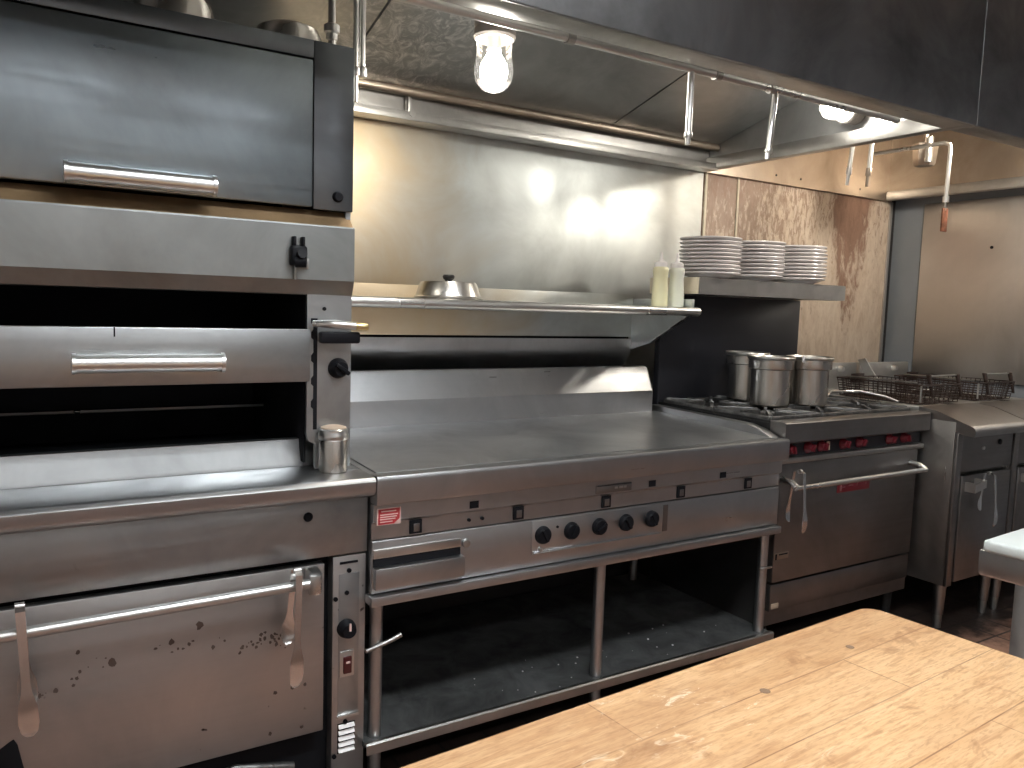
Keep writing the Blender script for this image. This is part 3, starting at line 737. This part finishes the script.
# splash and flue
MB().sheet([(2.553, .896), (2.553, .985), (2.600, 1.080), (2.612, 1.082)], GX0, 2.298, .004).build('splash', SS['griddle'], gr, smooth=15)
MB().prism([(2.553, .90), (2.553, .985), (2.600, 1.080), (2.78, 1.08), (2.78, .90)], 2.299, 2.306).build('splash_side', SS['griddle'], gr)
arc = [(2.62 + .20 * math.sin(a), 1.19 - .20 + .20 * math.cos(a)) for a in [R(t) for t in range(85, 5, -8)]]
arc = [(2.80 - .10 * math.sin(R(t)), 1.06 + .137 * (1 - math.cos(R(t)))) for t in range(0, 91, 9)]
MB().sheet(arc, GX0, 2.30, .004).build('flue_cove', SS['plate'], gr)
MB().box(GX0, 2.30, 2.72, 2.73, 1.19, 1.23).build('flue_gap', MATTBLACK, gr)
mb = MB()
for i in range(8): mb.box(1.98 + i * .035, 2.0 + i * .035, 2.716, 2.72, 1.2, 1.206)
mb.build('flue_slots', BLACK, gr)

# stand under the griddle
st = thing('equipment_stand', 'open stainless stand with tubular legs and undershelf below the griddle', 'stand', (1.58, 2.2, 0))
for x, y in ((.815, 1.955), (1.578, 1.955), (2.345, 1.955), (.84, 2.62), (2.30, 2.62)):
        MB().cyl((x, y, .001), (x, y, .526), .0185, seg=24).build('leg', SS['griddle'], st)
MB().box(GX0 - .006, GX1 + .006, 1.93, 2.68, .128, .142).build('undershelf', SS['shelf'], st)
MB().prism([(1.915, .146), (1.91, .142), (1.91, .116), (1.914, .116), (1.914, .138), (1.929, .138), (1.929, .144)], GX0 - .006, GX1 + .006).build('shelf_lip', SS['lip'], st)
cl = MB().tube([(.775, 1.925, .40), (.81, 1.93, .405), (.85, 1.93, .415), (.878, 1.93, .425)], [.006, .006, .007, .008], 10).build('strap', SS['lip'], st)
MB().box(2.31, 2.375, 1.932, 1.94, .385, .392, .001).build('wire_tie', SS['lip'], st)
MB().box(GX0 - .003, GX1 + .003, 2.70, 2.71, .02, .80).build('back_sheet', DARKWALL, st)  # added dark sheet, stands in for the shade behind the stand
# crumbs on the undershelf
cr = MB()
for i in range(26):
    x = random.gauss(1.62, .28); y = random.uniform(1.94, 2.2)
    s = random.uniform(.0008, .0024)
    if GX0 < x < GX1: cr.box(x - s, x + s, y - s, y + s, .142, .142 + s * 1.4)
c_ = cr.build('food_crumbs', WHITEP, base=(1.6, 2.0, .142)); c_['kind'] = 'stuff'
tag(c_, 'pale crumbs scattered over the stand undershelf', 'crumbs')

# high shelf above the griddle
sf = thing('high_shelf', 'narrow stainless shelf with rolled front edge above the griddle', 'shelf', (1.5, 2.5, 1.33))
rn = [(2.320 - .019 * math.cos(R(t)), 1.3225 + .017 * math.sin(R(t))) for t in range(90, -91, -15)]
MB().prism([(2.70, 1.3395)] + rn + [(2.328, 1.3055), (2.328, 1.330), (2.70, 1.330)], GX0 - .002, 2.312).build('shelf_board', SS['bright'], sf)
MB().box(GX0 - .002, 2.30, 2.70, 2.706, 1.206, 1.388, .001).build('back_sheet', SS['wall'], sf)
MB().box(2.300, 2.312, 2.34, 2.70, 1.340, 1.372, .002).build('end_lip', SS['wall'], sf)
MB().cyl((2.2985, 2.42, 1.358), (2.3005, 2.42, 1.358), .006, seg=10).build('end_hole', SWITCH, sf)
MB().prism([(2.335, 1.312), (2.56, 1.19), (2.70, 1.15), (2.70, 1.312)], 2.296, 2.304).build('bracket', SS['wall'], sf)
MB().sheet([(2.335, 1.312), (2.56, 1.19)], 2.285, 2.304, .003).build('bracket_flange', SS['bright'], sf)
MB().cyl((1.515, 2.698, 1.372), (1.515, 2.685, 1.372), .008, seg=10).build('shelf_bolt', BLACK, sf)

ld = thing('inset_pan', 'low steel pan with a dark knob lid on the high shelf', 'pan', (1.262, 2.44, 1.3395))
MB().lathe((1.262, 2.44, 1.3395), [(0, 0), (.112, 0), (.116, .003), (.116, .007), (.111, .010), (.097, .053), (.094, .057), (0, .057)], 48).build('pan_body', SS['pot'], ld)
MB().lathe((1.262, 2.44, 1.3965), [(.012, 0), (.012, .006), (.019, .012), (.021, .02), (.017, .025), (0, .026)], 20).build('lid_knob', IRON, ld)

# squeeze bottles
def bottle(x, y, z, mat, label):
    t = thing('squeeze_bottle', label, 'bottle', (x, y, z), 'squeeze bottles on the high shelf')
    MB().lathe((x, y, z), [(0, 0), (.029, 0), (.032, .004), (.032, .03), (.0315, .05), (.029, .085), (.0275, .105), (.029, .125), (.031, .14), (.030, .15), (.024, .157), (0, .158)], 32).build('bottle_body', mat, t)
    MB().lathe((x, y, z), [(.0255, .152), (.0255, .172), (.020, .176), (.009, .180), (.0045, .21), (.003, .213), (0, .213)], 24).build('nozzle_cap', WHITEP, t)
bottle(2.180, 2.40, 1.3395, BOTTLEY, 'squeeze bottle of yellowish oil on the shelf end, left of the two')
bottle(2.266, 2.40, 1.3395, BOTTLEC, 'cloudy white squeeze bottle on the shelf end, nearest the plates')

# ------------------------------------------------------------------ six-burner range
RX0, RX1 = 2.382, 3.305
rg = thing('gas_range', 'six-burner gas range with red knobs and oven beside the griddle', 'range', (2.84, 2.25, 0))
MB().box(RX0, RX1, 1.975, 2.60, .14, .86).build('body', SS['range_'], rg)
MB().prism([(1.918, .925), (1.925, .930), (1.99, .930), (1.99, .850), (1.925, .850), (1.918, .856)], RX0 + .002, RX1).build('front_rail', SS['range_'], rg)
MB().box(RX0 + .002, RX1, 1.991, 2.60, .862, .920).build('cooktop', IRON, rg)
MB().box(RX0 + .002, RX0 + .012, 1.991, 2.60, .9205, .929).build('cooktop_edge', IRON, rg)
MB().box(RX1 - .012, RX1, 1.991, 2.60, .9205, .930).build('cooktop_edge', SS['lip'], rg)
for i in range(3):
    for j in range(2):
        cx = RX0 + .16 + i * .302; cy = 2.145 + j * .295
        g = MB(); hw, hd = .142, .138
        for s in (-1, 1):
            g.box(cx - hw, cx + hw, cy + s * hd - .008, cy + s * hd + .008, .924, .941, .003)
            g.box(cx + s * hw - .008, cx + s * hw + .008, cy - hd, cy + hd, .924, .941, .003)
        for a in range(0, 360, 45):
            ca, sa = math.cos(R(a)), math.sin(R(a))
            L = hw if a % 90 == 0 else hw * 1.32
            rm = Matrix.Rotation(R(a), 3, 'Z')
            mx = (.045 + L) / 2
            g.box(cx + ca * mx - (L - .045) / 2, cx + ca * mx + (L - .045) / 2, cy + sa * mx - .006, cy + sa * mx + .006, .926, .946, .002, rm)
        g.build('grate', IRONW, rg)
        MB().lathe((cx, cy, .921), [(0, 0), (.05, 0), (.052, .006), (.045, .012), (.03, .016), (.02, .012), (0, .012)], 24).build('burner', IRON, rg)
MB().box(RX0 + .004, RX1 - .002, 1.958, 1.974, .795, .849).build('knob_panel', BLACKPANEL, rg)
for i, x in enumerate((2.455, 2.563, 2.640, 2.775, 2.878, 3.078, 3.180)):
    kb = MB().lathe((x, 1.957, .823), [(0, -.026), (.014, -.026), (.016, -.02), (.019, -.010), (.023, -.004), (.023, 0)], 20, 'Y').build('red_knob', RED, rg)
    MB().box(x - .005, x + .005, 1.922, 1.932, .809, .837, .002, Matrix.Rotation(random.uniform(-.6, .6), 3, 'Y')).build('knob_grip', RED, kb)
MB().box(2.672, 2.682, 1.945, 1.957, .806, .840, .002).build('tag_stub', TAN, rg)
MB().box(RX0 + .004, RX1 - .002, 1.935, 1.974, .772, .794, .004).build('oven_trim', SS['lip'], rg)
rd = MB().box(RX0 + .012, RX1 - .03, 1.945, 1.974, .318, .770, .004).build('oven_door', SS['range_'], rg)
MB().cyl((2.405, 1.875, .694), (3.228, 1.875, .697), .010, seg=16).build('door_handle', SS['bright'], rd)
for x in (2.41, 3.222):
    MB().tube([(x, 1.944, .715), (x, 1.90, .712), (x, 1.875, .697)], [.012, .011, .013], 12).build('handle_post', SS['bright'], rd)
bg = MB().box(2.742, 2.948, 1.9425, 1.9455, .630, .672, .001).build('badge', BADGERED, rd)
for xa, xb, za, zb in ((2.757, 2.768, .637, .667), (2.772, 2.803, .659, .664), (2.772, 2.790, .648, .653), (2.806, 2.846, .664, .668), (2.81, 2.84, .652, .656), (2.918, 2.926, .650, .668)):
    MB().box(xa, xb, 1.9412, 1.9428, za, zb, .0004).build('worn_letter', BADGEMARK, bg)
MB().box(2.862, 2.870, 1.9412, 1.9428, .648, .670, .0004, Matrix.Rotation(R(28), 3, 'Y')).build('worn_letter', BADGEMARK, bg)
sp = MB().box(2.396, 2.475, 1.9425, 1.9455, .408, .432, .001).build('small_plate', SS['brown'], rd)
MB().box(2.420, 2.468, 1.9415, 1.9428, .4235, .4285).box(2.400, 2.409, 1.9415, 1.9428, .408, .430).build('plate_marks', BLACK, sp)
MB().box(RX0 + .012, RX1 - .03, 1.950, 1.974, .205, .309, .003).build('kick_panel', SS['range_'], rg)
MB().box(RX0 + .02, RX0 + .06, 1.947, 1.951, .215, .235, .001).build('paper_scrap', TAN, rg)
for x in (RX0 + .05, RX1 - .06):
    for y in (2.02, 2.54):
        MB().cyl((x, y, .001), (x, y, .14), .018, .025, 14).build('leg', IRON, rg)
MB().box(RX0, 3.285, 2.605, 2.64, .86, 1.394, .002).build('back_riser', BLACKPANEL, rg)
ps = MB().prism([(2.352, 1.395), (2.352, 1.460), (2.356, 1.463), (2.64, 1.463), (2.64, 1.455), (2.362, 1.455), (2.362, 1.402), (2.64, 1.402), (2.64, 1.395)], 2.345, 3.275).build('plate_shelf', SS['lip'], rg)
MB().box(2.3395, 2.3445, 2.353, 2.64, 1.395, 1.462, .001).build('shelf_end', CREAM, ps)

# plates
PITCH = .0158
proto = None
ords = ['topmost', 'second from the top', 'third from the top', 'fourth from the top', 'fifth from the top', 'sixth from the top', 'seventh from the top', 'eighth from the top', 'ninth from the top', 'bottom']
for sname, (cx, cy), n in (('left', (2.495, 2.45), 10), ('middle', (2.765, 2.452), 10), ('right', (3.047, 2.45), 10)):
    for i in range(n):
        z = 1.4632 + i * PITCH
        jx, jy = random.uniform(-.003, .003), random.uniform(-.003, .003)
        lab = 'white dinner plate, %s of the %s stack on the range shelf' % (ords[n - 1 - i], sname)
        if proto is None:
            proto = thing('dinner_plate', lab, 'plate', (cx + jx, cy + jy, z), 'white plates stacked on the range shelf')
            MB().lathe((cx + jx, cy + jy, z), [(0, .003), (.070, .003), (.072, 0), (.078, 0), (.083, .005), (.112, .015), (.126, .0185), (.1285, .0215), (.127, .0245), (.124, .0238), (.110, .0195), (.084, .0108), (.076, .0085), (0, .008)], 56).build('plate_body', WHITEP, proto)
        else:
            dup(proto, (cx + jx, cy + jy, z), lab)

# pots on the burners
def pot(x, y, z, r, h, label):
    t = thing('stock_pot', label, 'pot', (x, y, z), 'steel inset pots on the range')
    MB().lathe((x, y, z), [(0, 0), (r * .80, 0), (r * .86, .006), (r * .865, h - .055), (r * .87, h - .05), (r * .97, h - .046), (r * .98, h - .042), (r * .98, h - .008)], 56).build('pot_body', SS['pot'], t)
    MB().lathe((x, y, z), [(r * .98, h - .010), (r * 1.02, h - .007), (r * 1.04, h), (r * 1.01, h + .004), (r * .95, h - .002), (r * .94, h - .04), (r * .83, h - .05), (r * .82, .01), (0, .008)], 56).build('rim', SS['bright'], t)
    return t
pot(2.66, 2.235, .9465, .092, .200, 'steel pot standing in front, left of the two front pots on the range')
p2 = pot(2.857, 2.20, .9465, .093, .200, 'darker steel pot on the range nearest the fryers')
pot(2.735, 2.43, .9465, .092, .205, 'steel pot standing at the back, half hidden behind the front pot')
c1 = MB().box(2.766, 2.778, 2.158, 2.166, 1.128, 1.156, .002).build('white_clip', WHITEP, p2)
# long wire handle of a fryer tool lying on the range
o = MB().tube([(2.97, 2.20, .962), (3.12, 2.28, .985), (3.24, 2.22, .99), (3.285, 2.12, .975), (3.29, 2.06, .958)], .006, 10).build('wire_handle', SS['bright'], base=(3.1, 2.2, .962))
tag(o, 'bent steel wire handle lying on the right burners of the range', 'utensil')

tongs(2.415, 1.868, .762, (1.835, .225), (1.912, .20), .0, 'steel tongs hanging open at the left end of the range oven handle', .014)

# ------------------------------------------------------------------ fryers
def fryer(x0, x1, label, detailed):
    t = thing('deep_fryer', label, 'fryer', ((x0 + x1) / 2, 2.2, 0), 'deep fryers in the corner')
    MB().box(x0, x0 + .012, 1.815, 2.60, .20, .900, .002).box(x1 - .012, x1, 1.815, 2.60, .20, .900, .002).box(x0 + .013, x1 - .013, 1.83, 2.60, .20, .88).build('cabinet', SS['fryer'], t)
    MB().box(x0 + .001, x0 + .04, 1.80, 1.814, .20, .86, .002).build('front_stile', SS['range_'], t)
    # sloping front apron with rolled lip
    ap = [(1.98, .946), (1.90, .938), (1.80, .906), (1.758, .893), (1.741, .886), (1.733, .874), (1.733, .856), (1.738, .848), (1.79, .852), (1.814, .862), (1.90, .885), (1.98, .90)]
    MB().prism(ap, x0 + .001, x1 - .001).build('drip_apron', SS['apron'], t)
    # tank rim: a frame around an oil-dark well
    f = MB()
    f.box(x0, x0 + .035, 1.98, 2.60, .926, .948, .003).box(x1 - .035, x1, 1.98, 2.60, .926, .948, .003).box(x0 + .035, x1 - .035, 1.98, 2.02, .926, .946, .002).box(x0 + .035, x1 - .035, 2.50, 2.60, .926, .948, .002)
    f.build('tank_rim', SS['bright'], t)
    MB().box(x0 + .036, x1 - .036, 2.021, 2.499, .885, .915).build('oil_well', MATTBLACK, t)
    MB().box(x0 + .012, x1 - .004, 2.601, 2.622, .90, 1.085, .003).build('backsplash', SS['lip'], t)
    MB().lathe((x0 + .30, 2.60, 1.055), [(0, -.025), (.012, -.025), (.016, -.008), (.016, 0)], 14, 'Y').build('hanger_knob', SS['bright'], t)
    MB().box(x0 + .042, x1 - .006, 1.802, 1.814, .690, .856, .002).build('control_panel', SS['range_'], t)
    MB().cyl((x0 + .20, 1.795, .782), (x0 + .20, 1.802, .782), .008, seg=12).build('indicator', SS['bright'], t)
    MB().cyl((x0 + .335, 1.797, .80), (x0 + .335, 1.802, .80), .012, seg=12).build('dial_hole', BLACK, t)
    d = MB().box(x0 + .050, x1 - .010, 1.796, 1.814, .215, .672, .004).build('door', SS['range_'], t)
    MB().prism([(x0 + .075, .640), (x0 + .075, .605), (x0 + .16, .622), (x0 + .16, .655)], 1.752, 1.764, 'Y').box(x0 + .075, x0 + .09, 1.764, 1.797, .605, .645).box(x0 + .145, x0 + .16, 1.764, 1.797, .622, .655).build('door_handle', SS['bright'], d)
    for x in (x0 + .045, x1 - .045):
        for y in (1.85, 2.53):
            l = MB().cyl((x, y, .06), (x, y, .20), .021, .027, 18).build('leg', SS['fryer'], t)
            MB().cyl((x, y, .001), (x, y, .065), .016, .019, 18).build('foot', SS['lip'], l)
    return t
fryer(3.315, 3.765, 'stainless deep fryer next to the range with tongs on its door', True)
fryer(3.775, 4.225, 'stainless deep fryer in the corner by the right wall', True)
o = MB().prism([(2.44, .955), (2.52, .955), (2.60, 1.10), (2.56, 1.11)], 3.765, 3.773).build('joining_strip', SS['lip'], base=(3.77, 2.5, .955))
tag(o, 'slanted steel strip covering the gap between the two fryers', 'trim strip')

def basket(x0, x1, y0, y1, z0, z1, label, sprout):
    t = thing('fry_basket', label, 'basket', ((x0 + x1) / 2, (y0 + y1) / 2, z0), 'wire fry baskets resting on the fryers')
    w = MB(); rr = .0021
    nx = 8; ny = 18; nz = 7
    ins = .012
    for i in range(nx + 1):
        x = x0 + ins + (x1 - x0 - 2 * ins) * i / nx; X = x0 + (x1 - x0) * i / nx
        w.tube([(X, y0, z1), (x, y0 + ins, z0), (x, y1 - ins, z0), (X, y1, z1)], rr, 4, False)
    for i in range(ny + 1):
        y = y0 + ins + (y1 - y0 - 2 * ins) * i / ny; Y = y0 + (y1 - y0) * i / ny
        w.tube([(x0, Y, z1), (x0 + ins, y, z0), (x1 - ins, y, z0), (x1, Y, z1)], rr, 4, False)
    for k in range(1, nz):
        q = ins * (1 - k / nz); z = z0 + (z1 - z0) * k / nz
        w.tube([(x0 + q, y0 + q, z), (x1 - q, y0 + q, z), (x1 - q, y1 - q, z), (x0 + q, y1 - q, z), (x0 + q, y0 + q, z)], rr, 4, False)
    w.build('wire_mesh', WIRE, t)
    MB().tube([(x0, y0, z1), (x1, y0, z1), (x1, y1, z1), (x0, y1, z1), (x0, y0, z1)], .0042, 8).build('rim', WIRE, t)
    xm = (x0 + x1) / 2
    MB().tube([(x0, y0, z0 + .01), (x0, y0, z1)], .0045, 8).build('corner_post', SS['lip'], t)
    for xx in (x0 + .085, x1 - .012):
        MB().prism([(y0 - .008, z1 - .055), (y0 - .002, z1 - .055), (y0 + .030, z1 + .045), (y0 + .012, z1 + .045)], xx - .008, xx + .008, bev=.002).build('handle_strap', WIRE, t)
    MB().tube([(x0 + .085, y0 + .022, z1 + .040), (x1 - .012, y0 + .022, z1 + .040)], .0035, 8).build('handle_bar', SS['lip'], t)
    MB().tube([(x0 + .015, y0 + .03, z1 + .010), (x0 + .015, y1 - .04, z1 + .010)], .0035, 8).build('side_bar', SS['lip'], t)
    MB().box(xm - .05, xm + .05, y1 + .002, y1 + .006, z1 - .03, z1 + .016, .001).build('hook', WIRE, t)
    return t
basket(3.355, 3.680, 2.0, 2.42, .950, 1.032, 'dark wire fry basket sitting on the fryer next to the range', 1)
basket(3.815, 4.140, 2.0, 2.42, .950, 1.032, 'dark wire fry basket sitting on the corner fryer by the right wall', 1)
tongs(3.475, 1.745, .69, (1.705, .225), (1.775, .17), .0, 'steel tongs hanging on the fryer door handle', .016)

# ------------------------------------------------------------------ foreground tables
bt = thing('butcher_block_table', 'large maple butcher block table top in the foreground', 'table', (1.205, .78, 0))
def rounded(w, d, r):
    pts = []
    for cx, cy, a0 in ((-r, -r, 0), (-w + r, -r, 90), (-w + r, -d + r, 180), (-r, -d + r, 270)):
        for k in range(0, 91, 15): pts.append((cx + r * math.cos(R(a0 + k)), cy + r * math.sin(R(a0 + k))))
    return pts
mb = MB(); mb.prism([(x + 1.205, y + .78) for x, y in rounded(2.0, 1.0, .022)], .792, .840, 'Z', bev=.004)
mb.build('block_top', WOOD, bt)
for px_, py_, pr_ in ((0.8014, 0.6820, .0068), (1.0245, 0.7015, .0060)):
    MB().cyl((px_, py_, .8395), (px_, py_, .8403), pr_, seg=20).build('burn_mark', BURN, bt)
for lx in (-.08, -1.9):
    for ly in (-.10, -.92):
        MB().box(1.205 + lx - .04, 1.205 + lx + .04, .78 + ly - .04, .78 + ly + .04, .001, .791, .004).build('leg', SS['table'], bt)
bt.rotation_euler = (0, 0, R(3.6))

wt = thing('steel_worktable', 'stainless worktable corner at the right edge under the white board', 'table', (1.606, .815, 0))
MB().box(1.606, 2.55, -.25, .815, .822, .874, .006).build('table_top', SS['table'], wt)
for lx, ly in ((1.685, .745), (2.48, .745), (1.685, -.18), (2.48, -.18)):
    MB().box(lx - .022, lx + .022, ly - .022, ly + .022, .001, .821, .003).build('leg', SS['table'], wt)
wt.rotation_euler = (0, 0, R(4))
cb = MB().box(1.586, 2.20, .15, .798, .876, .900, .007, seg=3).build('cutting_board', BOARD, base=(1.586, .798, .876))
tag(cb, 'thick white plastic cutting board lying on the stainless worktable', 'cutting board')
cb.rotation_euler = (0, 0, R(4))

# ------------------------------------------------------------------ world and view
w = bpy.data.worlds.new('world'); S.world = w; w.use_nodes = True
bgn = w.node_tree.nodes['Background']; bgn.inputs['Color'].default_value = (0.8, 0.85, 1, 1); bgn.inputs['Strength'].default_value = 0.05
S.view_settings.view_transform = 'Standard'; S.view_settings.look = 'None'
S.view_settings.exposure = 1.1; S.view_settings.gamma = 1.0; S.view_settings.use_curve_mapping = False
S.cycles.use_denoising = True
S.cycles.max_bounces = 10; S.cycles.diffuse_bounces = 5; S.cycles.glossy_bounces = 6; S.cycles.transparent_max_bounces = 12
S.cycles.sample_clamp_indirect = 6.0
